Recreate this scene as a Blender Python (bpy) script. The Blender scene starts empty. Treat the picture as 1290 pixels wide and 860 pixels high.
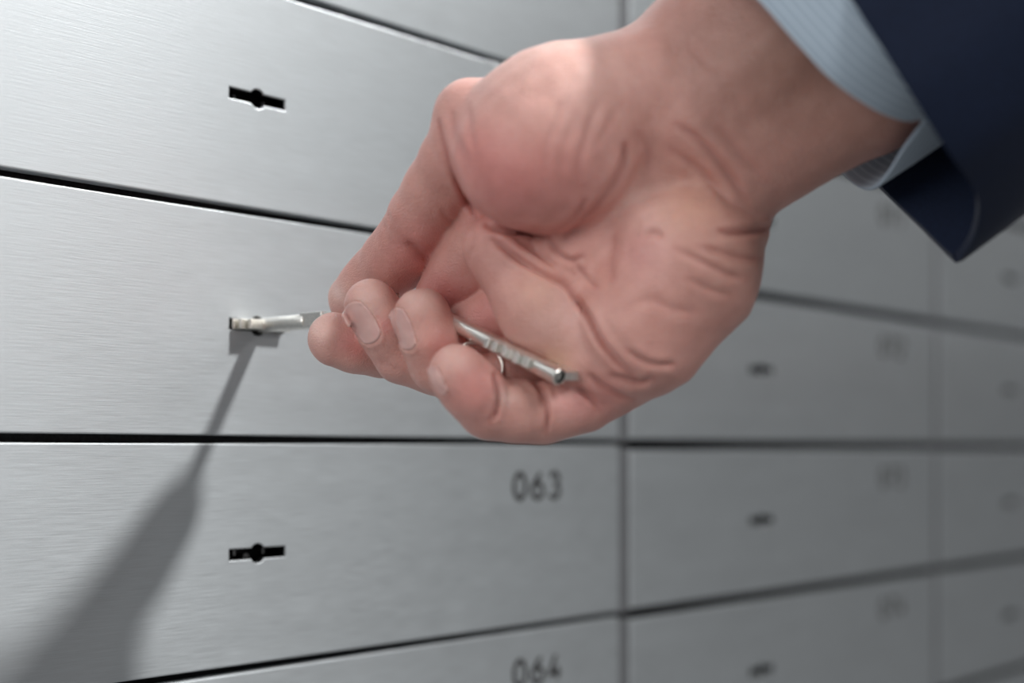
import bpy, bmesh, math, random
import numpy as np
from mathutils import Vector, Matrix
from mathutils.bvhtree import BVHTree

random.seed(4); rng = np.random.default_rng(4)
F = 1790.0            # focal length in pixels of the 1290 px wide frame
CX, HY = 645.0, 567.0 # principal column, horizon row
EYE = 1400.0          # eye height, mm
S = 0.001
scene = bpy.context.scene
COL = scene.collection
VOX = 0.5             # mm, sculpting resolution of the hand

HZ = 1.0              # the hand and what it holds stand a little nearer than first measured
def P(x, y, Z):       # frame point at depth Z (mm) -> place in the room (mm)
    Z = Z * HZ; return np.array([(x - CX) / F * Z, Z, EYE + (HY - y) / F * Z])

# ------------------------------------------------------------------ materials
def new_mat(name):
    m = bpy.data.materials.new(name); m.use_nodes = True
    nt = m.node_tree; b = nt.nodes['Principled BSDF']
    return m, nt, b
def N(nt, typ, **kw):
    n = nt.nodes.new(typ)
    for k, v in kw.items(): setattr(n, k, v)
    return n
def L(nt, a, b): nt.links.new(a, b)
def ramp(nt, fac, pts):
    r = N(nt, 'ShaderNodeValToRGB'); L(nt, fac, r.inputs[0])
    e = r.color_ramp.elements
    while len(e) < len(pts): e.new(0.5)
    for el, (p, c) in zip(e, pts):
        el.position = p; el.color = c if len(c) == 4 else (*c, 1)
    return r.outputs[0]
def noise(nt, scale, detail=3, vec=None, rough=0.5):
    n = N(nt, 'ShaderNodeTexNoise'); n.inputs['Scale'].default_value = scale
    n.inputs['Detail'].default_value = detail; n.inputs['Roughness'].default_value = rough
    if vec is not None: L(nt, vec, n.inputs['Vector'])
    return n.outputs['Fac']
def mapping(nt, scale, coord='Object', rot=(0, 0, 0)):
    tc = N(nt, 'ShaderNodeTexCoord'); mp = N(nt, 'ShaderNodeMapping')
    mp.inputs['Scale'].default_value = scale; mp.inputs['Rotation'].default_value = rot
    L(nt, tc.outputs[coord], mp.inputs['Vector']); return mp.outputs[0]
def bump(nt, b, h, strength, dist):
    bp = N(nt, 'ShaderNodeBump'); bp.inputs['Strength'].default_value = strength
    bp.inputs['Distance'].default_value = dist
    L(nt, h, bp.inputs['Height']); L(nt, bp.outputs[0], b.inputs['Normal']); return bp

def brushed(name, col, lo, hi, aniso=0.75):
    m, nt, b = new_mat(name)
    b.inputs['Metallic'].default_value = 1.0
    v = mapping(nt, (90, 90, 2600)); n1 = noise(nt, 1.0, 4, v, 0.6)
    v2 = mapping(nt, (18, 18, 160)); n2 = noise(nt, 1.0, 3, v2)
    mx = N(nt, 'ShaderNodeMath', operation='ADD'); L(nt, n1, mx.inputs[0])
    ml = N(nt, 'ShaderNodeMath', operation='MULTIPLY'); L(nt, n2, ml.inputs[0]); ml.inputs[1].default_value = 0.25
    L(nt, ml.outputs[0], mx.inputs[1])
    a = tuple(c * 0.86 for c in col); z = tuple(min(1, c * 1.12) for c in col)
    L(nt, ramp(nt, mx.outputs[0], [(0.4, a), (0.85, z)]), b.inputs['Base Color'])
    r = N(nt, 'ShaderNodeMapRange'); L(nt, mx.outputs[0], r.inputs[0])
    r.inputs['From Min'].default_value = 0.35; r.inputs['From Max'].default_value = 0.9
    r.inputs['To Min'].default_value = lo; r.inputs['To Max'].default_value = hi
    L(nt, r.outputs[0], b.inputs['Roughness'])
    b.inputs['Anisotropic'].default_value = aniso; b.inputs['Anisotropic Rotation'].default_value = 0.25
    t = N(nt, 'ShaderNodeTangent', direction_type='UV_MAP'); L(nt, t.outputs[0], b.inputs['Tangent'])
    bp = bump(nt, b, n1, 0.6, 0.00008)
    g = N(nt, 'ShaderNodeBsdfAnisotropic'); g.inputs['Color'].default_value = (*col, 1)   # the polish between the brush lines
    g.inputs['Roughness'].default_value = 0.30; g.inputs['Anisotropy'].default_value = 0.9; g.inputs['Rotation'].default_value = 0.25
    L(nt, t.outputs[0], g.inputs['Tangent']); L(nt, bp.outputs[0], g.inputs['Normal'])
    ms = N(nt, 'ShaderNodeMixShader'); ms.inputs[0].default_value = 0.42
    out = nt.nodes['Material Output']; L(nt, b.outputs[0], ms.inputs[1]); L(nt, g.outputs[0], ms.inputs[2]); L(nt, ms.outputs[0], out.inputs['Surface'])
    return m
STEEL = brushed('brushed_steel', (0.59, 0.625, 0.65), 0.54, 0.67, 0.72)

STRIP = brushed('frame_steel', (0.40, 0.41, 0.43), 0.45, 0.6)
def simple(name, col, rough=0.5, metal=0.0, var=0.06, nscale=200):
    m, nt, b = new_mat(name)
    n = noise(nt, nscale, 3, mapping(nt, (1, 1, 1)))
    a = tuple(c * (1 - var) for c in col); z = tuple(min(1, c * (1 + var)) for c in col)
    L(nt, ramp(nt, n, [(0.35, a), (0.65, z)]), b.inputs['Base Color'])
    b.inputs['Roughness'].default_value = rough; b.inputs['Metallic'].default_value = metal
    return m
DARK = simple('dark_gap', (0.035, 0.034, 0.038), 0.5, 0.3, 0.25, 900)
RECESS = simple('keyhole_dark', (0.012, 0.012, 0.013), 0.45, 0.4)
BRASSY = simple('lock_works', (0.30, 0.30, 0.30), 0.35, 1.0)
INK = simple('number_ink', (0.02, 0.019, 0.019), 0.55)
NICKEL = simple('nickel', (0.86, 0.84, 0.79), 0.3, 1.0, 0.05, 900)
NICKEL2 = simple('nickel_worn', (0.82, 0.81, 0.77), 0.36, 1.0, 0.08, 1400)

# ------------------------------------------------------------------ object helpers
def link(name, me, mat, parent=None, smooth=False):
    o = bpy.data.objects.new(name, me); COL.objects.link(o)
    if mat is not None:
        for mm in (mat if isinstance(mat, (list, tuple)) else [mat]): me.materials.append(mm)
    if parent is not None: o.parent = parent
    if smooth: me.polygons.foreach_set('use_smooth', [True] * len(me.polygons))
    return o
def from_bm(name, bm, mat, parent=None, smooth=False):
    me = bpy.data.meshes.new(name); bm.normal_update(); bm.to_mesh(me); bm.free()
    return link(name, me, mat, parent, smooth)
def empty(name, loc, rz=0.0):
    o = bpy.data.objects.new(name, None); COL.objects.link(o)
    o.location = loc; o.rotation_euler = (0, 0, rz); o.empty_display_size = 0.02
    return o
def tag(o, label=None, cat=None, group=None, kind=None):
    if label: o['label'] = label
    if cat: o['category'] = cat
    if group: o['group'] = group
    if kind: o['kind'] = kind
    return o
def bevel_mod(o, w, seg=2, ang=40):
    m = o.modifiers.new('bevel', 'BEVEL'); m.width = w; m.segments = seg
    m.limit_method = 'ANGLE'; m.angle_limit = math.radians(ang)
    return o
def smooth_angle(o, ang=35):
    me = o.data
    me.polygons.foreach_set('use_smooth', [True] * len(me.polygons))
    try: me.set_sharp_from_angle(angle=math.radians(ang))
    except Exception: pass

# ------------------------------------------------------------------ the wall of boxes
ALONG = np.array([0.6547, 0.7559, 0.0])      # along the wall, to the right and away
NORM = np.array([0.7559, -0.6547, 0.0])      # out of the wall, towards the viewer
HB, WB = 65.03, 276.8                        # box height and width, mm
K0 = P(325, 0, 407.0); K0[2] = EYE + 3.07    # below the keyhole of column 1, on the line under row 1
RZ = math.atan2(ALONG[1], ALONG[0])          # local +X = along the wall, local -Y = out of the wall
def W(s, z, n=0.0):                          # wall coordinates -> room, mm
    return K0 + ALONG * s + NORM * n + np.array([0, 0, z])

GAPX, GAPZ = 7.0, 2.3
KX = 0.362 * WB                              # keyhole from the left seam
def keyhole_loop(e):
    """slot with a round hole in its middle, grown by e (mm), counter-clockwise, in (x, z)"""
    hw, hh, r = 10.1 + e, 1.55 + e, 2.75 + e
    a0 = math.asin(hh / r); pts = []
    pts += [(-hw, -hh)]
    for i in range(9):
        a = math.pi + a0 + (math.pi - 2 * a0) * i / 8
        pts.append((r * math.cos(a), r * math.sin(a)))
    pts += [(hw, -hh), (hw, hh)]
    for i in range(9):
        a = a0 + (math.pi - 2 * a0) * i / 8
        pts.append((r * math.cos(a), r * math.sin(a)))
    pts += [(-hw, hh)]
    return pts
def make_door_mesh(GAPZ):
    bm = bmesh.new()
    x0, x1 = GAPX / 2, WB - GAPX / 2; z0, z1 = GAPZ / 2, HB - GAPZ / 2
    def rect(e):
        pts = []
        for cx, cz, a in ((x1, z1, 0), (x0, z1, 90), (x0, z0, 180), (x1, z0, 270)):
            r = 0.7
            sx = -1 if cx == x1 else 1; sz = -1 if cz == z1 else 1
            for k in range(4):
                t = math.radians(a + 30 * k)
                pts.append((cx + sx * (r + e) + r * math.cos(t), cz + sz * (r + e) + r * math.sin(t)))
        return pts
    def ring(pts, y, ox=0, oz=0): return [bm.verts.new(((p[0] + ox) * S, y * S, (p[1] + oz) * S)) for p in pts]
    def bridge(a, b):
        n = len(a)
        for i in range(n): bm.faces.new((a[i], a[(i + 1) % n], b[(i + 1) % n], b[i]))
    R = [ring(rect(0.45), 0), ring(rect(0.12), 0.12), ring(rect(0), 0.45), ring(rect(0), 4.0)]
    for a, b in zip(R, R[1:]): bridge(a, b)
    kx, kz = KX, HB / 2
    H = [ring(keyhole_loop(0.35), 0, kx, kz), ring(keyhole_loop(0.1), 0.1, kx, kz), ring(keyhole_loop(0), 0.35, kx, kz), ring(keyhole_loop(0), 2.0, kx, kz)]
    for a, b in zip(H, H[1:]):
        f0 = len(bm.faces); bridge(b, a)
        if b is H[-1]:
            bm.faces.ensure_lookup_table()
            for f in bm.faces[f0:]: f.material_index = 1
    ed = []
    for lp in (R[0], H[0]):
        for i in range(len(lp)): ed.append(bm.edges.get((lp[i], lp[(i + 1) % len(lp)])) or bm.edges.new((lp[i], lp[(i + 1) % len(lp)])))
    bmesh.ops.triangle_fill(bm, edges=ed, use_beauty=True)
    bmesh.ops.recalc_face_normals(bm, faces=bm.faces)
    uv = bm.loops.layers.uv.new('UVMap')
    for f in bm.faces:
        for l in f.loops: l[uv].uv = (l.vert.co.x * 10, l.vert.co.z * 10)
    # make sure the front looks out (-Y)
    fr = [f for f in bm.faces if abs(f.normal.y) > 0.95 and f.calc_center_median().y < 0.0001]
    if fr and fr[0].normal.y > 0: bmesh.ops.reverse_faces(bm, faces=bm.faces)
    me = bpy.data.meshes.new('door'); bm.to_mesh(me); bm.free(); me.materials.append(STEEL); me.materials.append(RECESS)
    return me
def box_bm(bm, c, h, rot=None):
    r = bmesh.ops.create_cube(bm, size=1.0)
    M = Matrix.Translation(Vector(c) * S) @ (rot.to_4x4() if rot is not None else Matrix.Identity(4)) @ Matrix.Diagonal(Vector((h[0] * 2 * S, h[1] * 2 * S, h[2] * 2 * S, 1)))
    bmesh.ops.transform(bm, matrix=M, verts=r['verts']); return r['verts']
def make_keyhole_mesh():
    """the dark pocket of the lock behind the opening: a five-sided tray with a slotted rotor"""
    bm = bmesh.new(); kx, kz = KX, HB / 2
    # tray
    for c, h in (((kx, 9.6, kz), (13, .4, 5)), ((kx - 12.6, 5.8, kz), (.4, 3.6, 5)), ((kx + 12.6, 5.8, kz), (.4, 3.6, 5)),
                 ((kx, 5.8, kz - 4.6), (12.2, 3.6, .4)), ((kx, 5.8, kz + 4.6), (12.2, 3.6, .4))): box_bm(bm, c, h)
    return bm
def make_works_mesh():
    bm = bmesh.new(); kx, kz = KX, HB / 2
    for dx in (-7.4, -4.9, 5.6): box_bm(bm, (kx + dx, 5.4, kz + .15), (.35, .8, .75))
    r = bmesh.ops.create_cone(bm, cap_ends=True, segments=20, radius1=1.2 * S, radius2=1.2 * S, depth=3 * S)
    bmesh.ops.transform(bm, matrix=Matrix.Translation(Vector((kx + .4, 7.4, kz - 1.6)) * S) @ Matrix.Rotation(math.pi / 2, 4, 'X'), verts=r['verts'])
    return bm

def arc(cx, cz, rx, rz, a0, a1, n=14):
    return [(cx + rx * math.cos(math.radians(a0 + (a1 - a0) * i / n)), cz + rz * math.sin(math.radians(a0 + (a1 - a0) * i / n))) for i in range(n + 1)]
DIG = {   # strokes in a 7.4 x 10 mm cell, baseline at 0
 '0': [arc(3.7, 5, 3.0, 4.3, 0, 360, 28)],
 '6': [[(5.6, 9.3), (3.9, 8.0), (1.6, 5.4), (.9, 3.8)], arc(3.7, 3.3, 2.95, 2.6, 0, 360, 24)],
 '3': [arc(3.4, 7.2, 2.4, 2.1, 150, -80, 14), arc(3.4, 3.0, 2.9, 2.3, 88, -150, 16)],
 '4': [[(4.3, 9.3), (.9, 3.0), (6.9, 3.0)], [(5.2, 5.2), (5.2, .8)]],
 '7': [[(.9, 9.3), (6.5, 9.3), (3.0, .7)]],
 '1': [[(2.0, 7.7), (4.2, 9.3), (4.2, .7)]],
 '2': [arc(3.7, 6.7, 2.8, 2.6, 160, -35, 14) + [(.9, .7), (6.6, .7)]],
 '5': [[(6.2, 9.3), (1.5, 9.3), (1.2, 5.4)] + arc(3.5, 3.4, 2.9, 2.7, 130, -150, 16)],
}
def make_number(text):
    bm = bmesh.new(); w = 0.92
    x00 = 0.813 * WB - (len(text) * 9.6 - 2.2) / 2; z00 = HB * 0.76 - 5.0
    for i, ch in enumerate(text):
        for st in DIG[ch]:
            closed = len(st) > 8 and math.dist(st[0], st[-1]) < 0.01
            pts = [np.array(p) for p in st]
            if closed: pts = pts[:-1]
            n = len(pts); prof = []
            for k in range(n):
                a = pts[(k - 1) % n] if (closed or k > 0) else pts[k]
                b = pts[(k + 1) % n] if (closed or k < n - 1) else pts[k]
                if closed or 0 < k < n - 1:
                    d1 = (pts[k] - a) / np.linalg.norm(pts[k] - a); d2 = (b - pts[k]) / np.linalg.norm(b - pts[k])
                    t = d1 + d2; t /= np.linalg.norm(t); m = 1 / max(0.45, np.dot(t, d1))
                else:
                    t = (b - a) / np.linalg.norm(b - a); m = 1
                nn = np.array([-t[1], t[0]]) * w * m; prof.append((pts[k] + nn, pts[k] - nn))
            V = []
            for (p, q) in prof:
                V.append([bm.verts.new(((x00 + i * 9.6 + c[0]) * S, y * S, (z00 + c[1]) * S)) for c in (p, q) for y in (-0.08, 0.1)])
            rngk = range(n if closed else n - 1)
            for k in rngk:
                A, B = V[k], V[(k + 1) % n]
                bm.faces.new((A[0], A[2], B[2], B[0])); bm.faces.new((A[1], B[1], B[3], A[3]))
                bm.faces.new((A[0], B[0], B[1], A[1])); bm.faces.new((A[2], A[3], B[3], B[2]))
            if not closed:
                bm.faces.new((V[0][0], V[0][1], V[0][3], V[0][2])); bm.faces.new((V[-1][0], V[-1][2], V[-1][3], V[-1][1]))
    bmesh.ops.recalc_face_normals(bm, faces=bm.faces)
    return bm

door_me = make_door_mesh(GAPZ); door_far = make_door_mesh(4.4)
strip_bm = bmesh.new(); box_bm(strip_bm, (0, 2.5, HB / 2), (GAPX / 2 - .05, 1.9, HB / 2 - GAPZ / 2 - .1))
uvl = strip_bm.loops.layers.uv.new('UVMap')
for f in strip_bm.faces:
    for l in f.loops: l[uvl].uv = (l.vert.co.x * 10, l.vert.co.z * 10)
strip_me = bpy.data.meshes.new('frame_strip'); strip_bm.to_mesh(strip_me); strip_bm.free(); strip_me.materials.append(STRIP)
kb = make_keyhole_mesh(); key_me = bpy.data.meshes.new('keyhole'); kb.to_mesh(key_me); kb.free(); key_me.materials.append(RECESS)
wb_ = make_works_mesh(); works_me = bpy.data.meshes.new('lock_works'); wb_.to_mesh(works_me); wb_.free(); works_me.materials.append(BRASSY)

LAB = {
 (1, -1): 'brushed steel deposit box at the top edge, above the box with the upper keyhole',
 (1, 0): 'brushed steel deposit box with the uppermost dark keyhole, above the box being unlocked',
 (1, 1): 'brushed steel deposit box being unlocked, with a key standing in its keyhole',
 (1, 2): 'brushed steel deposit box marked 063, carrying the shadow of hand and key',
 (1, 3): 'brushed steel deposit box marked 064 at the bottom edge of the picture',
 (2, -1): 'sliver of a blurred steel deposit box at the top edge, above the wrist',
 (2, 0): 'blurred steel deposit box behind the wrist and below the shirt cuff',
 (2, 1): 'blurred steel deposit box just right of the heel of the hand',
 (2, 2): 'blurred steel deposit box directly right of the box marked 063',
 (2, 3): 'blurred steel deposit box directly right of the box marked 064',
 (3, -1): 'blurred steel deposit box at the right edge, under the dark jacket sleeve',
 (3, 0): 'blurred steel deposit box at the right edge with the uppermost round keyhole there',
 (3, 1): 'blurred steel deposit box at the right edge with the second keyhole from the top',
 (3, 2): 'blurred steel deposit box at the right edge with the third keyhole from the top',
 (3, 3): 'blurred steel deposit box at the right edge with the lowest keyhole there',
 (3, 4): 'corner of a blurred steel deposit box in the bottom right corner',
}
def seam(c): return -KX + (c - 1) * WB
for (c, r), lab in LAB.items():
    dz = -0.9 * (c >= 2)
    loc = W(seam(c), (1 - r) * HB + dz)
    e = empty('deposit_box', Vector(loc) * S, RZ)
    tag(e, lab, 'deposit box', 'steel deposit boxes in the vault wall')
    o = link('door', door_me if c == 1 else door_far, None, e)
    k = link('keyhole', key_me, None, e); link('lock_works', works_me, None, k)
    link('frame_strip', strip_me, None, e)
    num = 62 + (r - 1) + (10 if c == 2 else 20 if c == 3 else 0)
    t = '%03d' % num
    if all(ch in DIG for ch in t):
        from_bm('box_number', make_number(t), INK, e)

# backing wall and the blank fronts that carry the wall on beyond the frame
bm = bmesh.new()
box_bm(bm, (2.0 * WB, 16, HB), (4.2 * WB, 5, 9 * HB))
bk = from_bm('wall_back', bm, DARK)
bk.location = Vector(W(seam(1), 0)) * S; bk.rotation_euler = (0, 0, RZ); tag(bk, kind='structure')
bm = bmesh.new()
for c in range(-1, 7):
    for r in range(-7, 9):
        if (c, r) in LAB: continue
        box_bm(bm, ((c - .5) * WB, 2.2, (1 - r + .5) * HB), (WB / 2 - GAPX / 2, 2.0, HB / 2 - GAPZ / 2))
uvl = bm.loops.layers.uv.new('UVMap')
for f in bm.faces:
    for l in f.loops: l[uvl].uv = (l.vert.co.x * 10, l.vert.co.z * 10)
o = from_bm('trim_1', bm, STEEL); tag(o, kind='structure')
o.location = bk.location; o.rotation_euler = bk.rotation_euler

HZ = 0.97
# ------------------------------------------------------------------ the hand, sculpted as a distance field
def smin(a, b, k):
    h = np.clip(0.5 + 0.5 * (b - a) / k, 0, 1)
    return b * (1 - h) + a * h - k * h * (1 - h)
VIEW = np.array([0.0, 1.0, 0.0])
def cap(p, a, b, flat=1.0):
    A, B = P(*a[:3]), P(*b[:3]); ra, rb = a[3] * a[2] * HZ / F, b[3] * b[2] * HZ / F
    ab = B - A; t = np.clip(((p - A) @ ab) / (ab @ ab), 0, 1)
    q = p - A - t[:, None] * ab
    if flat != 1.0: q = q + ((1 / flat - 1) * q[:, 1])[:, None] * VIEW
    return np.sqrt((q * q).sum(1)) - (ra + (rb - ra) * t)
def chain(p, pts, k=1.0, flat=1.0):
    d = None
    for a, b in zip(pts, pts[1:]):
        c = cap(p, a, b, flat); d = c if d is None else smin(d, c, k)
    return d
def ell(p, c, rx, ry, dz, ang=0.0):
    """ellipsoid, rx ry in frame pixels at its depth, dz mm thick, turned by ang degrees in the view plane"""
    C = P(*c); s = c[2] * HZ / F; q = p - C; a = math.radians(ang)
    u = q[:, 0] * math.cos(a) - q[:, 2] * math.sin(a); v = q[:, 0] * math.sin(a) + q[:, 2] * math.cos(a)
    R = np.array([rx * s, ry * s, dz]); Q = np.stack([u, v, q[:, 1]], 1)
    k0 = np.linalg.norm(Q / R, axis=1); k1 = np.linalg.norm(Q / R ** 2, axis=1) + 1e-9
    return k0 * (k0 - 1) / k1

FING = {
 'index':  [(600, 312, 366, 44), (569, 378, 375, 46), (548, 436, 380, 40), (482, 441, 381, 35), (421, 427, 377, 34)],
 'middle': [(662, 380, 366, 42), (606, 414, 370, 47), (584, 466, 374, 41), (510, 446, 371, 38), (467, 386, 367, 34)],
 'ring':   [(718, 434, 361, 40), (660, 464, 363, 44), (624, 503, 365, 40), (554, 458, 361, 38), (533, 400, 358, 37)],
 'little': [(792, 466, 351, 42), (735, 505, 350, 39), (684, 521, 350, 38), (618, 514, 346, 40), (577, 471, 341, 38)],
 'thumb':  [(594, 165, 350, 45), (550, 240, 361, 43), (513, 308, 376, 42), (482, 345, 389, 41), (447, 378, 396, 34)],
}
def palm_field(p):
    d = chain(p, [(835, 102, 350, 80), (1000, -45, 340, 82), (1290, -270, 320, 92)], 4)
    d = smin(d, chain(p, [(925, 205, 348, 80), (1100, 105, 338, 82), (1370, -110, 320, 92)], 4), 6)
    d = smin(d, chain(p, [(880, 150, 347, 92), (1045, 30, 337, 92), (1330, -200, 318, 100)], 4), 6)
    th = chain(p, [(805, 118, 345, 82), (700, 160, 340, 97), (610, 160, 348, 56)], 6, 0.9)
    th = smin(th, ell(p, (676, 206, 337), 100, 80, 16, -5), 12)
    th = smin(th, ell(p, (592, 148, 351), 47, 48, 10), 3)
    d = smin(d, chain(p, [(800, 225, 354, 82), (735, 330, 357, 80), (690, 370, 358, 62)], 6), 8)
    d = smin(d, chain(p, [(905, 283, 348, 64), (862, 338, 344, 92), (805, 415, 346, 82), (768, 452, 349, 62)], 6), 4)
    d = smin(d, th, 3.0)
    d = smin(d, chain(p, [(640, 235, 362, 48), (640, 330, 365, 42), (720, 420, 364, 46)], 5), 5)
    d = smin(d, chain(p, [(612, 262, 362, 36), (594, 318, 366, 36)], 4), 3)
    d = smin(d, chain(p, [(624, 312, 351, 42), (682, 390, 347, 50), (748, 448, 345, 50)], 5, 0.9), 1.3)
    return d
def finger_field(p, name):
    c = FING[name]; d = chain(p, c, 1.3)
    tip = c[-1]; pre = c[-2]
    # soft pad swelling on each phalanx
    for a, b, q in zip(c[:-1], c[1:], range(9)):
        m = tuple((np.array(a) + np.array(b)) / 2)
        s = (m[0], m[1], m[2] - 1.6)
        A = P(*s); d = smin(d, np.linalg.norm(p - A, axis=1) - m[3] * m[2] * HZ / F * 0.93, 2.5)
    return d
def hand_field(p, want_id=False):
    d = palm_field(p); ids = np.zeros(len(p), np.int8)
    for i, nme in enumerate(('thumb', 'index', 'middle', 'ring', 'little')):
        f = finger_field(p, nme); m = P(*FING[nme][0][:3])
        dist = np.linalg.norm(p - m, axis=1)
        k = 0.35 + (4.5 if nme == 'thumb' else 3.0 if nme == 'little' else 1.0) * np.exp(-(dist / 12.0) ** 2)
        if want_id: ids = np.where(f < d, i + 1, ids).astype(np.int8)
        d = smin(d, f, k)
    return (d, ids) if want_id else d

lo = np.array([-60.0, 302.0, 1398.0]); hi = np.array([152.0, 410.0, 1566.0])
def sculpt():
    st = VOX; n = np.ceil((hi - lo) / st).astype(int) + 1
    ck = 6; cn = n // ck + 2
    g = np.stack(np.meshgrid(*[np.arange(c) for c in cn], indexing='ij'), -1).reshape(-1, 3)
    dc = hand_field(lo + (g + .5) * ck * st)
    act = g[np.abs(dc) < ck * st * 0.5 * 1.75 * 1.35]
    D = np.full(tuple(cn * ck), 9.0, np.float32)
    # sign of far cells
    sgn = np.where(dc > 0, 9.0, -9.0).reshape(tuple(cn))
    D[:] = np.repeat(np.repeat(np.repeat(sgn, ck, 0), ck, 1), ck, 2)
    off = np.stack(np.meshgrid(*[np.arange(ck)] * 3, indexing='ij'), -1).reshape(-1, 3)
    for s in range(0, len(act), 1500):
        a = act[s:s + 1500]; idx = (a[:, None, :] * ck + off[None]).reshape(-1, 3)
        D[idx[:, 0], idx[:, 1], idx[:, 2]] = hand_field(lo + idx * st)
    # surface nets
    ins = D < 0; sh = np.array(D.shape)
    cc = sum(ins[i:sh[0] - 1 + i, j:sh[1] - 1 + j, k:sh[2] - 1 + k].astype(np.int8) for i in (0, 1) for j in (0, 1) for k in (0, 1))
    cells = np.argwhere((cc > 0) & (cc < 8)); vid = np.full(cc.shape, -1, np.int64)
    vid[tuple(cells.T)] = np.arange(len(cells))
    acc = np.zeros((len(cells), 3)); cnt = np.zeros(len(cells))
    cor = [(i, j, k) for i in (0, 1) for j in (0, 1) for k in (0, 1)]
    for a in cor:
        for ax in range(3):
            if a[ax]: continue
            b = list(a); b[ax] = 1
            va = D[tuple((cells + a).T)]; vb = D[tuple((cells + b).T)]
            m = (va < 0) != (vb < 0); t = np.where(m, va / np.where(m, va - vb, 1), 0)
            pt = np.array(a, float)[None] + t[:, None] * (np.array(b) - np.array(a))[None]
            acc += np.where(m[:, None], pt, 0); cnt += m
    V = lo + (cells + acc / cnt[:, None]) * st
    Q = []
    for ax in range(3):
        u, v = (ax + 1) % 3, (ax + 2) % 3
        s0 = [slice(None)] * 3; s1 = [slice(None)] * 3; s0[ax] = slice(0, -1); s1[ax] = slice(1, None)
        A = ins[tuple(s0)]; B = ins[tuple(s1)]; e = np.argwhere(A != B)
        e = e[(e[:, u] > 0) & (e[:, v] > 0) & (e[:, u] < sh[u] - 1) & (e[:, v] < sh[v] - 1)]
        du = np.eye(3, dtype=int)[u]; dv = np.eye(3, dtype=int)[v]
        q = np.stack([vid[tuple(x.T)] for x in (e, e - du, e - du - dv, e - dv)], 1)
        fl = A[tuple(e.T)]
        q[~fl] = q[~fl][:, ::-1]; Q.append(q)
    Q = np.concatenate(Q); Q = Q[(Q >= 0).all(1)]
    return V, Q
def relax(V, Q, it=2, lam=0.5):
    E = np.concatenate([Q[:, [0, 1]], Q[:, [1, 2]], Q[:, [2, 3]], Q[:, [3, 0]]]); E = np.sort(E, 1); E = np.unique(E, axis=0)
    deg = np.bincount(E.ravel(), minlength=len(V)).astype(float)[:, None]
    for _ in range(it):
        s = np.stack([np.bincount(E[:, 0], V[E[:, 1], a], len(V)) + np.bincount(E[:, 1], V[E[:, 0], a], len(V)) for a in range(3)], 1)
        V = V + lam * (s / np.maximum(deg, 1) - V)
    return V
def vnormals(V, Q):
    n = np.cross(V[Q[:, 2]] - V[Q[:, 0]], V[Q[:, 3]] - V[Q[:, 1]])
    out = np.zeros_like(V)
    for k in range(4):
        for a in range(3): out[:, a] += np.bincount(Q[:, k], n[:, a], len(V))
    return out / (np.linalg.norm(out, axis=1, keepdims=True) + 1e-12)
V, Q = sculpt(); V = relax(V, Q, 3)
Nv = vnormals(V, Q)
if (Nv[:, 1] * (V[:, 1] - V[:, 1].mean())).mean() < 0: Q = Q[:, ::-1]; Nv = -Nv

def seg_dist(px, pts):
    best = np.full(len(px), 1e9); tt = np.zeros(len(px)); n = len(pts) - 1
    for i in range(n):
        a = np.array(pts[i][:2], float); b = np.array(pts[i + 1][:2], float); ab = b - a
        t = np.clip(((px - a) @ ab) / (ab @ ab), 0, 1); d = np.linalg.norm(px - a - t[:, None] * ab, axis=1)
        m = d < best; best[m] = d[m]; tt[m] = (i + t[m]) / n
    return best, tt
def catmull(pts, n=6):
    p = [np.array(q, float) for q in pts]; p = [2 * p[0] - p[1]] + p + [2 * p[-1] - p[-2]]; out = []
    for i in range(1, len(p) - 2):
        for k in range(n):
            t = k / n
            out.append(0.5 * ((2 * p[i]) + (-p[i - 1] + p[i + 1]) * t + (2 * p[i - 1] - 5 * p[i] + 4 * p[i + 1] - p[i + 2]) * t * t + (-p[i - 1] + 3 * p[i] - 3 * p[i + 1] + p[i + 2]) * t ** 3))
    out.append(p[-2]); return out
PAL, THU, IND, MID, RIN, LIT = 0, 1, 2, 3, 4, 5
_, IDS = hand_field(V + Nv * 0.3, True)
def pxof(V): return np.stack([V[:, 0] / V[:, 1] * F + CX, HY - (V[:, 2] - EYE) / V[:, 1] * F], 1)
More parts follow.
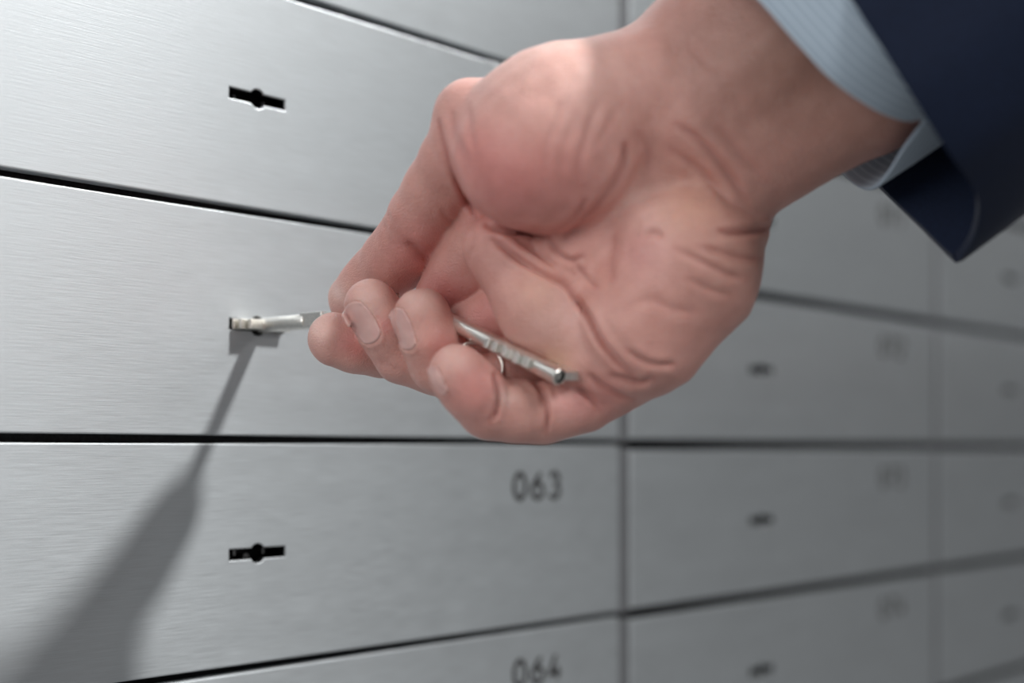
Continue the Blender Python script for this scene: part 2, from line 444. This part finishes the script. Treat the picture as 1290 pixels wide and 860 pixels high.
# creases: (points, depth mm, width px, which masses)
CREASE = [
 # thumb base fold and thenar creases
 ([(553, 150), (560, 185), (574, 222), (590, 255), (599, 276)], 1.5, 4.0, (PAL, THU)),
 ([(570, 140), (574, 170), (590, 205)], .5, 5, (PAL, THU)),
 ([(590, 130), (594, 165), (600, 200)], .35, 5, (PAL, THU)),
 ([(610, 283), (640, 291), (668, 293), (690, 300)], 1.8, 5, (PAL,)),
 ([(672, 287), (700, 290), (724, 272), (738, 250)], .9, 4, (PAL,)),
 ([(712, 298), (745, 266), (770, 235), (785, 205), (787, 180)], 1.4, 5, (PAL,)),
 ([(706, 128), (696, 155), (688, 185), (687, 222)], .38, 6, (PAL,)), ([(726, 140), (713, 178), (704, 232)], .30, 8, (PAL,)),
 ([(754, 128), (742, 160), (730, 205), (733, 232)], .42, 7, (PAL,)), ([(780, 132), (758, 172), (750, 188)], .25, 8, (PAL,)),
 # palm lines
 ([(620, 300), (650, 322), (685, 344), (712, 358), (728, 378), (742, 400), (756, 428), (775, 452), (800, 476)], 2.2, 4.5, (PAL,)),
 ([(690, 298), (705, 320), (722, 328), (735, 322)], .9, 4, (PAL,)), ([(722, 328), (738, 350), (752, 362)], .6, 4, (PAL,)),
 ([(640, 296), (665, 312), (690, 330), (712, 352)], .5, 5, (PAL,)),
 ([(775, 300), (768, 330), (770, 352)], .5, 6, (PAL,)),
 ([(808, 296), (822, 292), (836, 297)], .8, 5, (PAL,)), ([(790, 385), (820, 378), (850, 390), (880, 392)], .4, 7, (PAL,)),
 ([(790, 440), (812, 455), (835, 460), (850, 458)], .9, 4.5, (PAL,)),
 ([(770, 470), (790, 478), (806, 482), (822, 476)], 1.1, 4.5, (PAL, LIT)),
 ([(742, 470), (758, 485), (780, 498), (798, 503)], 1.1, 4.5, (PAL, LIT)),
 ([(728, 488), (742, 500), (755, 515)], 1.0, 4, (PAL, LIT)),
 # heel of the hand and wrist
 ([(905, 290), (930, 293), (955, 290), (974, 286)], 1.5, 5, (PAL,)),
 ([(880, 310), (910, 318), (940, 325), (958, 326)], .9, 5, (PAL,)), ([(850, 312), (885, 330), (915, 345), (940, 352)], .7, 5, (PAL,)),
 ([(865, 350), (895, 365), (920, 372)], .4, 5, (PAL,)),
 ([(850, 155), (885, 180), (915, 215), (940, 250)], .8, 6, (PAL,)), ([(845, 188), (878, 212), (905, 240), (925, 262)], .7, 6, (PAL,)),
 ([(905, 160), (935, 195), (965, 225)], .5, 7, (PAL,)), ([(865, 55), (890, 80), (915, 95)], .3, 6, (PAL,)),
 ([(800, 165), (815, 190), (812, 215)], .4, 7, (PAL,)),
 # thumb joint
 ([(555, 262), (562, 274), (578, 284), (590, 286)], .4, 3.5, (THU,)),
 ([(512, 305), (528, 318), (545, 335)], .8, 5, (THU,)), ([(486, 262), (492, 280)], .4, 3, (THU,)), ([(480, 275), (488, 292)], .4, 3, (THU,)),
 # index finger root
 ([(596, 285), (598, 305), (590, 325)], .3, 4, (PAL, IND)),
 # little finger joints
 ([(622, 470), (627, 490), (626, 515), (618, 532)], 1.4, 3.5, (LIT,)),
 ([(672, 475), (685, 495), (690, 520), (688, 545)], 1.2, 3.5, (LIT,)), ([(664, 472), (678, 492), (683, 512)], .7, 3, (LIT,)),
 ([(697, 488), (702, 505)], .3, 3, (LIT,)),
 # middle and ring, between the joints
 ([(478, 452), (492, 462), (506, 466)], .3, 5, (MID,)),
]
px = pxof(V); front = np.clip((-Nv[:, 1] - 0.05) / 0.45, 0, 1)
disp = np.zeros(len(V))
for pts, dep, wd, who in CREASE:
    c = catmull(pts); d, t = seg_dist(px, c)
    m = (d < wd * 5) & np.isin(IDS, who)
    taper = np.clip(np.minimum(t, 1 - t) * 5, 0.0, 1) ** 0.7
    prof = -np.exp(-(d / (wd * .75)) ** 2) + 0.38 * np.exp(-((d - 2.1 * wd) / (1.3 * wd)) ** 2)
    disp += np.where(m, dep * prof * taper * front, 0) * 0.75
# gentle uneven flesh: low bumps built from a few sine waves
def wob(V, f, s):
    r = np.random.default_rng(s); o = 0
    for _ in range(7):
        k = r.normal(size=3); k *= f / np.linalg.norm(k); o = o + np.sin(V @ k + r.uniform(0, 6.28))
    return o / 7 ** .5
disp += 0.16 * wob(V, 0.35, 1) + 0.05 * wob(V, 1.1, 2)
# tendons of the wrist
for pts, dep, wd in (([(850, 60), (960, -60)], .8, 16), ([(905, 110), (1010, 10)], 1.1, 15), ([(935, 140), (1040, 50)], .8, 14)):
    d, t = seg_dist(px, pts); disp += np.where(IDS == PAL, .55 * dep * np.exp(-(d / (wd * 1.3)) ** 2) * front * np.clip(np.minimum(t, 1 - t) * 3, 0, 1), 0)

# nails: oval outline in frame pixels with the side the tip is on
NAILS = {
 'middle': dict(c=(457, 406), a=(0.555, 0.83), la=29, lb=15.5, who=MID),
 'ring':   dict(c=(508, 414), a=(0.36, 0.93), la=28, lb=11.5, who=RIN),
 'little': dict(c=(552, 479), a=(0.42, 0.91), la=20, lb=7.0, who=LIT),
}
for nd in NAILS.values():
    a = np.array(nd['a']); b = np.array([-a[1], a[0]]); q = px - np.array(nd['c'])
    u = (q @ a) / nd['la']; v = (q @ b) / nd['lb']; r = (np.abs(u) ** 2.6 + np.abs(v) ** 2.6) ** (1 / 2.6)
    m = (IDS == nd['who']) & (Nv[:, 1] < 0.3) & (r < 2)
    w = 0.38 * np.exp(-((r - 1.12) / .13) ** 2) * np.where(u < -.3, .25, 1) - 0.35 * (1 / (1 + np.exp((r - .98) / .05)))
    disp += np.where(m, w, 0)
V = V + Nv * disp[:, None]
V = relax(V, Q, 1, 0.35)

me = bpy.data.meshes.new('body')
me.vertices.add(len(V)); me.vertices.foreach_set('co', (V * S).ravel())
me.loops.add(len(Q) * 4); me.loops.foreach_set('vertex_index', Q.ravel().astype(np.int32))
me.polygons.add(len(Q)); me.polygons.foreach_set('loop_start', np.arange(0, len(Q) * 4, 4, dtype=np.int32))
me.update(calc_edges=True); me.validate()

# skin colour: blood in the pads and joints, paler palm, painted-in fingertip highlights and wrist shade
px = pxof(V)
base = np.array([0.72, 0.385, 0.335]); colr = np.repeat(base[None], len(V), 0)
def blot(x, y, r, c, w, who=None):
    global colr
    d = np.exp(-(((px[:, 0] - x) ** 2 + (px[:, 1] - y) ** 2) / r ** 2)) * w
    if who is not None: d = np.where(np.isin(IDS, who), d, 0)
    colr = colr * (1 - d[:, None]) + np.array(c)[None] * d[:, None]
RED, PINK, PALE, BROWN, OCHRE = (0.72, .235, .225), (.82, .42, .40), (.92, .68, .62), (.38, .21, .165), (.66, .41, .27)
blot(1000, 60, 150, BROWN, .85); blot(1100, 130, 120, BROWN, .6); blot(930, 330, 60, BROWN, .5)  # brown towards the cuff paints in the sleeve's shade on the wrist
blot(640, 235, 65, RED, .6, (PAL,)); blot(600, 190, 40, RED, .4); blot(720, 230, 60, RED, .3, (PAL,)); blot(700, 60, 90, PALE, .4)
blot(530, 320, 45, RED, .55, (THU,)); blot(560, 380, 45, (.50, .13, .13), .7, (IND, PAL)); blot(610, 400, 30, RED, .5, (MID, RIN))
blot(810, 260, 45, PALE, .5); blot(810, 320, 30, PINK, .5); blot(700, 400, 40, PALE, .3); blot(675, 365, 28, OCHRE, .25)
blot(700, 455, 22, OCHRE, .5, (PAL,)); blot(870, 260, 40, OCHRE, .3)
blot(440, 430, 20, RED, .5, (IND,)); blot(452, 440, 14, (.62, .14, .11), .4, (IND,)); blot(400, 415, 22, PALE, .6, (IND,)); blot(425, 370, 16, PALE, .7, (THU,))  # pale spots on the fingertips, here and below, are painted highlights
blot(465, 375, 22, PALE, .5, (MID,)); blot(488, 410, 12, RED, .5, (MID,)); blot(530, 375, 20, PALE, .5, (RIN,)); blot(560, 440, 22, RED, .5, (RIN,))
blot(575, 450, 20, PALE, .5, (LIT,)); blot(600, 490, 35, RED, .45, (LIT,)); blot(720, 505, 25, PINK, .6, (LIT,)); blot(655, 500, 22, BROWN, .35, (LIT,)); blot(635, 500, 12, PALE, .6, (LIT,))
blot(760, 500, 30, RED, .35, (PAL, LIT))
for pts, dep, wd, who in CREASE:       # skin in the folds is darker and redder
    d, t = seg_dist(px, catmull(pts)); w = np.where(np.isin(IDS, who), np.exp(-(d / (wd * .9)) ** 2) * min(.45, dep * .35), 0)
    colr = colr * (1 - w[:, None]) + np.array((.42, .13, .11))[None] * w[:, None]
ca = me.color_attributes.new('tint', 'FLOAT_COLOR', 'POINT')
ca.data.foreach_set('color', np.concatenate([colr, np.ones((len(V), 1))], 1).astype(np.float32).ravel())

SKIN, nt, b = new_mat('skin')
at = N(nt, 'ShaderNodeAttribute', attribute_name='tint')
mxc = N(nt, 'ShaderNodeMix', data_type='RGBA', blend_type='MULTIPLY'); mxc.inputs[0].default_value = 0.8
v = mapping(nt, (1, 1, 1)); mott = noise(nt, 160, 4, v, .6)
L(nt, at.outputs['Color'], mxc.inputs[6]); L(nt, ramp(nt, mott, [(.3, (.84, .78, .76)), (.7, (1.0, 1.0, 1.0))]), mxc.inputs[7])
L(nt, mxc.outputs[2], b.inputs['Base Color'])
b.inputs['Roughness'].default_value = 0.42; b.inputs['Specular IOR Level'].default_value = 0.5
b.inputs['Subsurface Weight'].default_value = 0.35; b.inputs['Subsurface Radius'].default_value = (0.0028, 0.0010, 0.0006); b.inputs['Subsurface Scale'].default_value = 1.0
vo = N(nt, 'ShaderNodeTexVoronoi'); vo.inputs['Scale'].default_value = 2200; L(nt, v, vo.inputs['Vector'])
fn = noise(nt, 900, 3, mapping(nt, (1, 1, 1), rot=(.3, .5, .9)), .6)
lines = noise(nt, 1.0, 3, mapping(nt, (500, 500, 2200), rot=(0, -.7, 0)), .5)
ad = N(nt, 'ShaderNodeMath', operation='ADD'); L(nt, vo.outputs['Distance'], ad.inputs[0]); L(nt, fn, ad.inputs[1])
ad2 = N(nt, 'ShaderNodeMath', operation='ADD'); L(nt, ad.outputs[0], ad2.inputs[0]); L(nt, lines, ad2.inputs[1])
bump(nt, b, ad2.outputs[0], 0.7, 0.00016)
NAIL, nt, b = new_mat('nail'); b.inputs['Roughness'].default_value = 0.28
L(nt, ramp(nt, noise(nt, 300, 2, mapping(nt, (1, 1, 1))), [(.3, (.70, .40, .37)), (.7, (.76, .47, .43))]), b.inputs['Base Color'])
b.inputs['Subsurface Weight'].default_value = .2; b.inputs['Subsurface Radius'].default_value = (.002, .0008, .0005); b.inputs['Subsurface Scale'].default_value = 1

wr = P(880, 165, 347)
person = empty('person', Vector(wr) * S)
tag(person, 'person in navy suit jacket and striped blue shirt, hand turning a key in the lock', 'person')
def place(o, par):     # parent without moving
    o.parent = par
    base_ = par.location if par.parent is None else par.parent.location
    o.location = -Vector(base_) if par is person else (0, 0, 0)
    return o
body = link('body', me, SKIN, smooth=True); place(body, person)

bvh = BVHTree.FromPolygons([tuple(x) for x in V], [tuple(int(i) for i in q) for q in Q])
def hit(x, y):
    o = Vector((0, 0, EYE)); d = (Vector(P(x, y, 400.0)) - o).normalized()
    h, n, i, dist = bvh.ray_cast(o, d)
    return (h, n if n.dot(d) < 0 else -n) if h is not None else (None, None)
for nm, nd in NAILS.items():
    a = np.array(nd['a']); bb = np.array([-a[1], a[0]]); NU, NVn = 18, 12
    pts = {}; c0 = None
    bm = bmesh.new(); grid = []
    hc, nc = hit(*nd['c'])
    for i in range(NU + 1):
        row = []
        for j in range(NVn + 1):
            # square -> rounded oval
            u = -1 + 2 * i / NU; v_ = -1 + 2 * j / NVn
            uu = u * math.sqrt(max(0, 1 - v_ * v_ / 2.6)); vv = v_ * math.sqrt(max(0, 1 - u * u / 2.6))
            q = np.array(nd['c']) + a * uu * nd['la'] + bb * vv * nd['lb']
            h, n = hit(*q)
            if h is None or abs(h.y - hc.y) > 9: h = Vector(P(q[0], q[1], hc.y / HZ)); n = nc
            n = (n * .35 + nc * .65).normalized()
            dome = .30 * (1 - max(abs(uu), abs(vv)) ** 3)
            row.append(h + n * (0.22 + dome + (.2 if u < -.8 else 0)))
        grid.append(row)
    for _ in range(3):
        g2 = [[p.copy() for p in r] for r in grid]
        for i in range(1, NU):
            for j in range(1, NVn): g2[i][j] = (grid[i - 1][j] + grid[i + 1][j] + grid[i][j - 1] + grid[i][j + 1] + grid[i][j] * 2) / 6
        grid = g2
    vv = [[bm.verts.new(p * S) for p in r] for r in grid]
    for i in range(NU):
        for j in range(NVn): bm.faces.new((vv[i][j], vv[i + 1][j], vv[i + 1][j + 1], vv[i][j + 1]))
    bm.normal_update()
    if sum((f.normal for f in bm.faces), Vector()).dot(nc) < 0: bmesh.ops.reverse_faces(bm, faces=bm.faces)
    o = from_bm('fingernail', bm, NAIL, smooth=True); o.parent = body
    so = o.modifiers.new('thick', 'SOLIDIFY'); so.thickness = 0.0006; so.offset = -1

# ------------------------------------------------------------------ clothes
def closed_spline(pts, n=8):
    p = [np.array(q, float) for q in pts]; m = len(p); out = []
    for i in range(m):
        a, b_, c, d = p[(i - 1) % m], p[i], p[(i + 1) % m], p[(i + 2) % m]
        for k in range(n):
            t = k / n
            out.append(0.5 * ((2 * b_) + (-a + c) * t + (2 * a - 5 * b_ + 4 * c - d) * t * t + (-a + 3 * b_ - 3 * c + d) * t ** 3))
    return out
axis = P(1330, -200, 318) - P(880, 150, 347); axis /= np.linalg.norm(axis)
def tube(name, rim, stations, mat, thick, fold=None):
    """rim points in (px, py, Z); stations: (distance along the arm mm, growth)"""
    R = np.array([P(*q) for q in closed_spline(rim)]); n = len(R); ctr = R.mean(0)
    bm = bmesh.new(); rings = []
    uv = bm.loops.layers.uv.new('UVMap')
    for k, (s, g) in enumerate(stations):
        ring = []
        for i, p in enumerate(R):
            q = ctr + (p - ctr) * g
            f = fold(i / n, s) if fold else 0
            q = q + axis * s + (p - ctr) / np.linalg.norm(p - ctr) * f
            ring.append(bm.verts.new(q * S))
        rings.append(ring)
    for k, (a, c) in enumerate(zip(rings, rings[1:])):
        for i in range(n):
            f = bm.faces.new((a[i], a[(i + 1) % n], c[(i + 1) % n], c[i]))
            for l, (ii, kk) in zip(f.loops, ((i, k), (i + 1, k), (i + 1, k + 1), (i, k + 1))): l[uv].uv = (ii / n, stations[kk][0] / 100)
    bm.normal_update()
    f0 = bm.faces[len(bm.faces) // 2] if hasattr(bm.faces, 'ensure_lookup_table') and not bm.faces.ensure_lookup_table() else None
    out = sum(f.normal.dot(f.calc_center_median() - Vector((ctr + axis * 60) * S)) for f in bm.faces)
    if out < 0: bmesh.ops.reverse_faces(bm, faces=bm.faces)
    o = from_bm(name, bm, mat, smooth=True)
    so = o.modifiers.new('thick', 'SOLIDIFY'); so.thickness = thick * S; so.offset = -1
    bv = o.modifiers.new('bevel', 'BEVEL'); bv.width = thick * .3 * S; bv.segments = 3; bv.limit_method = 'ANGLE'; bv.angle_limit = 1.0
    return o

SHIRT, nt, b = new_mat('striped_cotton'); b.inputs['Roughness'].default_value = .8
uvn = N(nt, 'ShaderNodeUVMap'); sp = N(nt, 'ShaderNodeSeparateXYZ'); L(nt, uvn.outputs[0], sp.inputs[0])
mu = N(nt, 'ShaderNodeMath', operation='MULTIPLY'); L(nt, sp.outputs[1], mu.inputs[0]); mu.inputs[1].default_value = 2 * math.pi * 100 / 1.8
si = N(nt, 'ShaderNodeMath', operation='SINE'); L(nt, mu.outputs[0], si.inputs[0])
L(nt, ramp(nt, si.outputs[0], [(.25, (.33, .41, .50)), (.75, (.45, .54, .62))]), b.inputs['Base Color'])
bump(nt, b, noise(nt, 2500, 2, mapping(nt, (1, 1, 1))), .3, .0001)
b.inputs['Sheen Weight'].default_value = .2
NAVY, nt, b = new_mat('navy_wool'); b.inputs['Roughness'].default_value = .8
L(nt, ramp(nt, noise(nt, 1800, 3, mapping(nt, (1, 1, 1))), [(.3, (.003, .007, .022)), (.7, (.006, .014, .040))]), b.inputs['Base Color'])
bump(nt, b, noise(nt, 1500, 3, mapping(nt, (1, 1, 1))), .5, .0002); b.inputs['Sheen Weight'].default_value = .12; b.inputs['Sheen Roughness'].default_value = .4
b.inputs['Specular IOR Level'].default_value = .25

cuff_rim = [(850, -95, 336), (905, -47, 318), (955, 0, 309), (1005, 56, 305), (1050, 103, 305), (1100, 138, 309), (1138, 153, 314), (1160, 152, 318),
            (1158, 163, 320), (1138, 190, 327), (1118, 222, 336), (1098, 240, 343), (1075, 232, 352), (1050, 205, 360), (1000, 140, 372), (930, 50, 375), (870, -30, 368), (840, -85, 352)]
cuff = tube('shirt_cuff', cuff_rim, [(0, 1), (4, 1.01), (10, 1.02), (20, 1.03), (32, 1.04), (50, 1.05), (75, 1.06)], SHIRT, 0.9)
slv_rim = [(960, -190, 336), (1020, -92, 312), (1073, 0, 299), (1110, 58, 295), (1150, 122, 293), (1195, 193, 297), (1222, 230, 304), (1233, 262, 312), (1226, 300, 322),
           (1208, 328, 331), (1198, 326, 335), (1160, 288, 345), (1112, 241, 355), (1060, 180, 368), (1000, 90, 382), (940, -30, 388), (912, -130, 374), (925, -190, 355)]
def fold(u, s): return 1.2 * math.sin(u * 19 + s * .03) * min(1, s / 60) + 1.5 * math.sin(s * .07 + u * 6) * min(1, s / 80)
sleeve = tube('jacket_sleeve', slv_rim, [(0, 1), (1.5, 1.01), (12, 1.01), (24, 1.015)] + [(24 + 12 * k, 1.02 + .012 * k) for k in range(1, 20)], NAVY, 2.2, fold)
place(cuff, person); place(sleeve, person)

# ------------------------------------------------------------------ keys
def frame(a, d, up):
    d = Vector(d).normalized(); u = Vector(up); u = (u - d * u.dot(d)).normalized(); w = d.cross(u)
    M = Matrix((d, u, w)).transposed().to_4x4(); M.translation = Vector(a) * S
    return M     # local x = along, y = up, z = side
def rod(bm, prof, seg=28, cap_ends=True):
    """lathe about local x: list of (x, r) mm"""
    rings = []
    for x, r in prof: rings.append([bm.verts.new((x * S, r * math.cos(2 * math.pi * i / seg) * S, r * math.sin(2 * math.pi * i / seg) * S)) for i in range(seg)])
    for a, c in zip(rings, rings[1:]):
        for i in range(seg): bm.faces.new((a[i], c[i], c[(i + 1) % seg], a[(i + 1) % seg]))
    if cap_ends: bm.faces.new(rings[0][::-1]); bm.faces.new(rings[-1])
def comb(bm, x0, dirn, r0, cuts, thick):
    """bit: a plate along x standing out from the shaft along +-z, its outer edge cut to steps"""
    x = x0
    for wdt, h in cuts:
        c = (x + wdt / 2, 0, dirn * (r0 + h) / 2); box_bm(bm, c, (wdt / 2 + .01, thick / 2, (h + r0) / 2)); x += wdt
def torus_bm(bm, M, R, r, sx=1.0, ns=48, nr=10):
    rings = []
    for i in range(ns):
        a = 2 * math.pi * i / ns; c = Vector((R * sx * math.cos(a), R * math.sin(a), 0)); o = Vector((math.cos(a), math.sin(a), 0))
        rings.append([bm.verts.new(M @ ((c + o * r * math.cos(2 * math.pi * k / nr) + Vector((0, 0, r * math.sin(2 * math.pi * k / nr)))) * S)) for k in range(nr)])
    for i in range(ns):
        a, c = rings[i], rings[(i + 1) % ns]
        for k in range(nr): bm.faces.new((a[k], c[k], c[(k + 1) % nr], a[(k + 1) % nr]))

# key standing in the lock
keypt = W(0, HB / 2, 0)
k1 = empty('key', (0, 0, 0)); k1.matrix_world = frame(keypt, NORM, (0, 0, 1))
tag(k1, 'silver key standing in the lock, its stem held between thumb and fingertips', 'key', 'silver safe keys')
M = k1.matrix_world
bm = bmesh.new(); rod(bm, [(-7, 2.0), (3.2, 2.0), (3.6, 2.15), (21.0, 2.15), (21.4, 1.9)]); o = from_bm('shaft', bm, NICKEL, k1); smooth_angle(o)
bm = bmesh.new()
comb(bm, -6.5, 1, 1.6, [(2.2, 7.2), (1.0, 5.0), (1.4, 7.8), (1.3, 4.2), (1.2, 7.8), (1.0, 4.6), (1.1, 6.6), (1.0, 3.4), (1.1, 4.9)], 2.7)
comb(bm, -6.5, -1, 1.6, [(2.2, 7.2), (1.0, 5.0), (1.4, 7.8), (1.3, 4.2), (1.2, 7.8), (1.5, 7.2), (.9, 7.8)], 2.7)
o = from_bm('bit', bm, NICKEL, k1); bevel_mod(o, .00012)
bm = bmesh.new()
box_bm(bm, (24.3, 0.3, 0), (4.6, 2.1, 1.5)); box_bm(bm, (31.5, .3, 0), (4.2, 1.75, 1.2)); box_bm(bm, (36.2, .3, 0), (.55, 2.6, 1.7))
o = from_bm('collar', bm, NICKEL2, k1); bevel_mod(o, .0003)
bm = bmesh.new(); torus_bm(bm, Matrix.Translation(Vector((47.5, 2.3, 0)) * S), 6.5, .8, 1.5); o = from_bm('bow', bm, NICKEL2, k1); smooth_angle(o, 60)

# second key on the same ring, lying over the curled fingers
a2, b2 = P(568, 405, 359), P(706, 475, 333)
dv = b2 - a2; L2 = np.linalg.norm(dv)
k2 = empty('key', (0, 0, 0)); k2.matrix_world = frame(a2, dv, (0, 0, 1))
tag(k2, 'silver key with open tubular tip hanging across the curled little finger', 'key', 'silver safe keys')
bm = bmesh.new(); r2 = 2.0
rod(bm, [(-6, r2), (L2 - .3, r2), (L2, r2 - .25), (L2, 1.62), (L2 - 8, 1.62)], 32, True)
o = from_bm('shaft', bm, NICKEL, k2); smooth_angle(o)
bm = bmesh.new(); rod(bm, [(L2 - 7, 1.61), (L2 - .25, 1.61), (L2 - .25, 1.5), (L2 - 6.8, 1.5)], 24, True); from_bm('bore', bm, RECESS, k2)
o2m = k2.matrix_world.inverted().to_3x3(); tocam = (Vector((0, 0, EYE)) - Vector(b2)).normalized()
lc = o2m @ tocam; ang = math.atan2(lc.z, lc.y)   # turn the bit towards the viewer
def turned(bm, a): bmesh.ops.transform(bm, matrix=Matrix.Rotation(a, 4, 'X'), verts=bm.verts)
BT = .16
bm = bmesh.new(); cuts = [(1.3, 3.1), (1.3, 1.2), (1.5, 3.3), (2.3, 1.2), (1.4, 3.3), (.9, 2.6), (1.4, 1.2), (1.7, 3.3), (2.4, 2.1)]
comb(bm, L2 - 22, 1, 1.2, cuts, 2.3); turned(bm, ang - math.pi / 2 + BT)
o = from_bm('bit', bm, NICKEL2, k2); bevel_mod(o, .00012)
bm = bmesh.new(); comb(bm, L2 - 9.0, -1, 1.5, [(1.6, 4.5), (1.2, 6.2), (2.0, 7.0), (3.4, 7.8)], 2.2); turned(bm, ang - math.pi / 2 + .3)
o = from_bm('bit', bm, NICKEL2, k2); bevel_mod(o, .00012)
bm = bmesh.new(); torus_bm(bm, Matrix.Translation(Vector((-11, -2.6, 0)) * S), 3.9, .8, 1.5); o = from_bm('bow', bm, NICKEL2, k2); smooth_angle(o, 60)

# split ring joining them
rc = P(602, 461, 353)
def frame_ring(c):
    z = Vector((.25, -1.0, .35)).normalized(); x = Vector((1, 0, 0)); x = (x - z * x.dot(z)).normalized(); M = Matrix((x, z.cross(x), z)).transposed().to_4x4(); M.translation = Vector(c) * S; return M
kr = empty('key_ring', (0, 0, 0)); kr.matrix_world = frame_ring(rc)
tag(kr, 'thin wire key ring joining the two keys inside the curled fingers', 'key ring')
bm = bmesh.new()
for z, R in ((-.3, 6.1), (.35, 6.2)): torus_bm(bm, Matrix.Translation(Vector((0, 0, z)) * S), R, .32, 1.0, 64, 8)
o = from_bm('wire_coil', bm, NICKEL, kr); smooth_angle(o, 60)

# ------------------------------------------------------------------ light
def area(name, loc, target, size, power, color=(1, 1, 1), shape='DISK', sy=None):
    ld = bpy.data.lights.new(name, 'AREA'); ld.shape = shape; ld.size = size; ld.energy = power; ld.color = color
    if sy: ld.size_y = sy
    o = bpy.data.objects.new(name, ld); COL.objects.link(o); o.location = loc
    o.rotation_euler = (Vector(target) - Vector(loc)).to_track_quat('-Z', 'Y').to_euler(); return o
kp = Vector(keypt) * S
Ld = Vector(NORM + .80 * ALONG + np.array([0, 0, 1.53])).normalized()
area('ceiling_spot_light', kp + Ld * 1.55, kp, 0.13, 28, (1, .985, .96))
for (x, y, z, s, p) in ((.9, -.9, 2.5, .5, 10), (2.2, .3, 2.5, .4, 2.5)):
    area('ceiling_and_fill_light', Vector((x, y, z)), kp, s, p, (1, .99, .98))
area('ceiling_and_fill_light', Vector((-.9, -.7, 1.9)), Vector((0, .36, 1.42)), .9, 8.5, (1, .985, .97))  # unseen fill lamp, added at the left front to brighten the hand

w = bpy.data.worlds.new('vault_light'); scene.world = w; w.use_nodes = True; nt = w.node_tree
bg = nt.nodes['Background']
tc = N(nt, 'ShaderNodeTexCoord'); sx = N(nt, 'ShaderNodeSeparateXYZ'); L(nt, tc.outputs['Generated'], sx.inputs[0])
at2 = N(nt, 'ShaderNodeMath', operation='ARCTAN2'); L(nt, sx.outputs[1], at2.inputs[0]); L(nt, sx.outputs[0], at2.inputs[1])
nn = N(nt, 'ShaderNodeTexNoise'); nn.noise_dimensions = '1D'; nn.inputs['Scale'].default_value = 6.0; nn.inputs['Detail'].default_value = 2
L(nt, at2.outputs[0], nn.inputs['W'])
bands = ramp(nt, nn.outputs['Fac'], [(.38, (.22, .225, .23)), (.58, (1.15, 1.15, 1.15))])
side = ramp(nt, sx.outputs[1], [(0.0, (.80, .80, .80)), (0.42, (.26, .26, .265)), (1.0, (.22, .22, .22))])   # the aisle is brighter behind the viewer
wm = N(nt, 'ShaderNodeMix', data_type='RGBA', blend_type='MULTIPLY'); wm.inputs[0].default_value = 1
L(nt, bands, wm.inputs[6]); L(nt, side, wm.inputs[7]); L(nt, wm.outputs[2], bg.inputs[0])
bg.inputs[1].default_value = 0.41

# ------------------------------------------------------------------ camera
cd = bpy.data.cameras.new('camera'); cam = bpy.data.objects.new('camera', cd); COL.objects.link(cam)
cam.location = (0, 0, EYE * S); cam.rotation_euler = (math.pi / 2, 0, 0)
cd.sensor_width = 36; cd.lens = F / 1290 * 36; cd.shift_y = (HY - 430) / 1290
cd.clip_start = 0.02; cd.clip_end = 50
cd.dof.use_dof = True; cd.dof.focus_distance = 0.366; cd.dof.aperture_fstop = 5.4
scene.camera = cam
vs = scene.view_settings; vs.view_transform = 'Standard'; vs.look = 'None'; vs.exposure = 0; vs.gamma = 1; vs.use_curve_mapping = False
scene.cycles.use_denoising = True
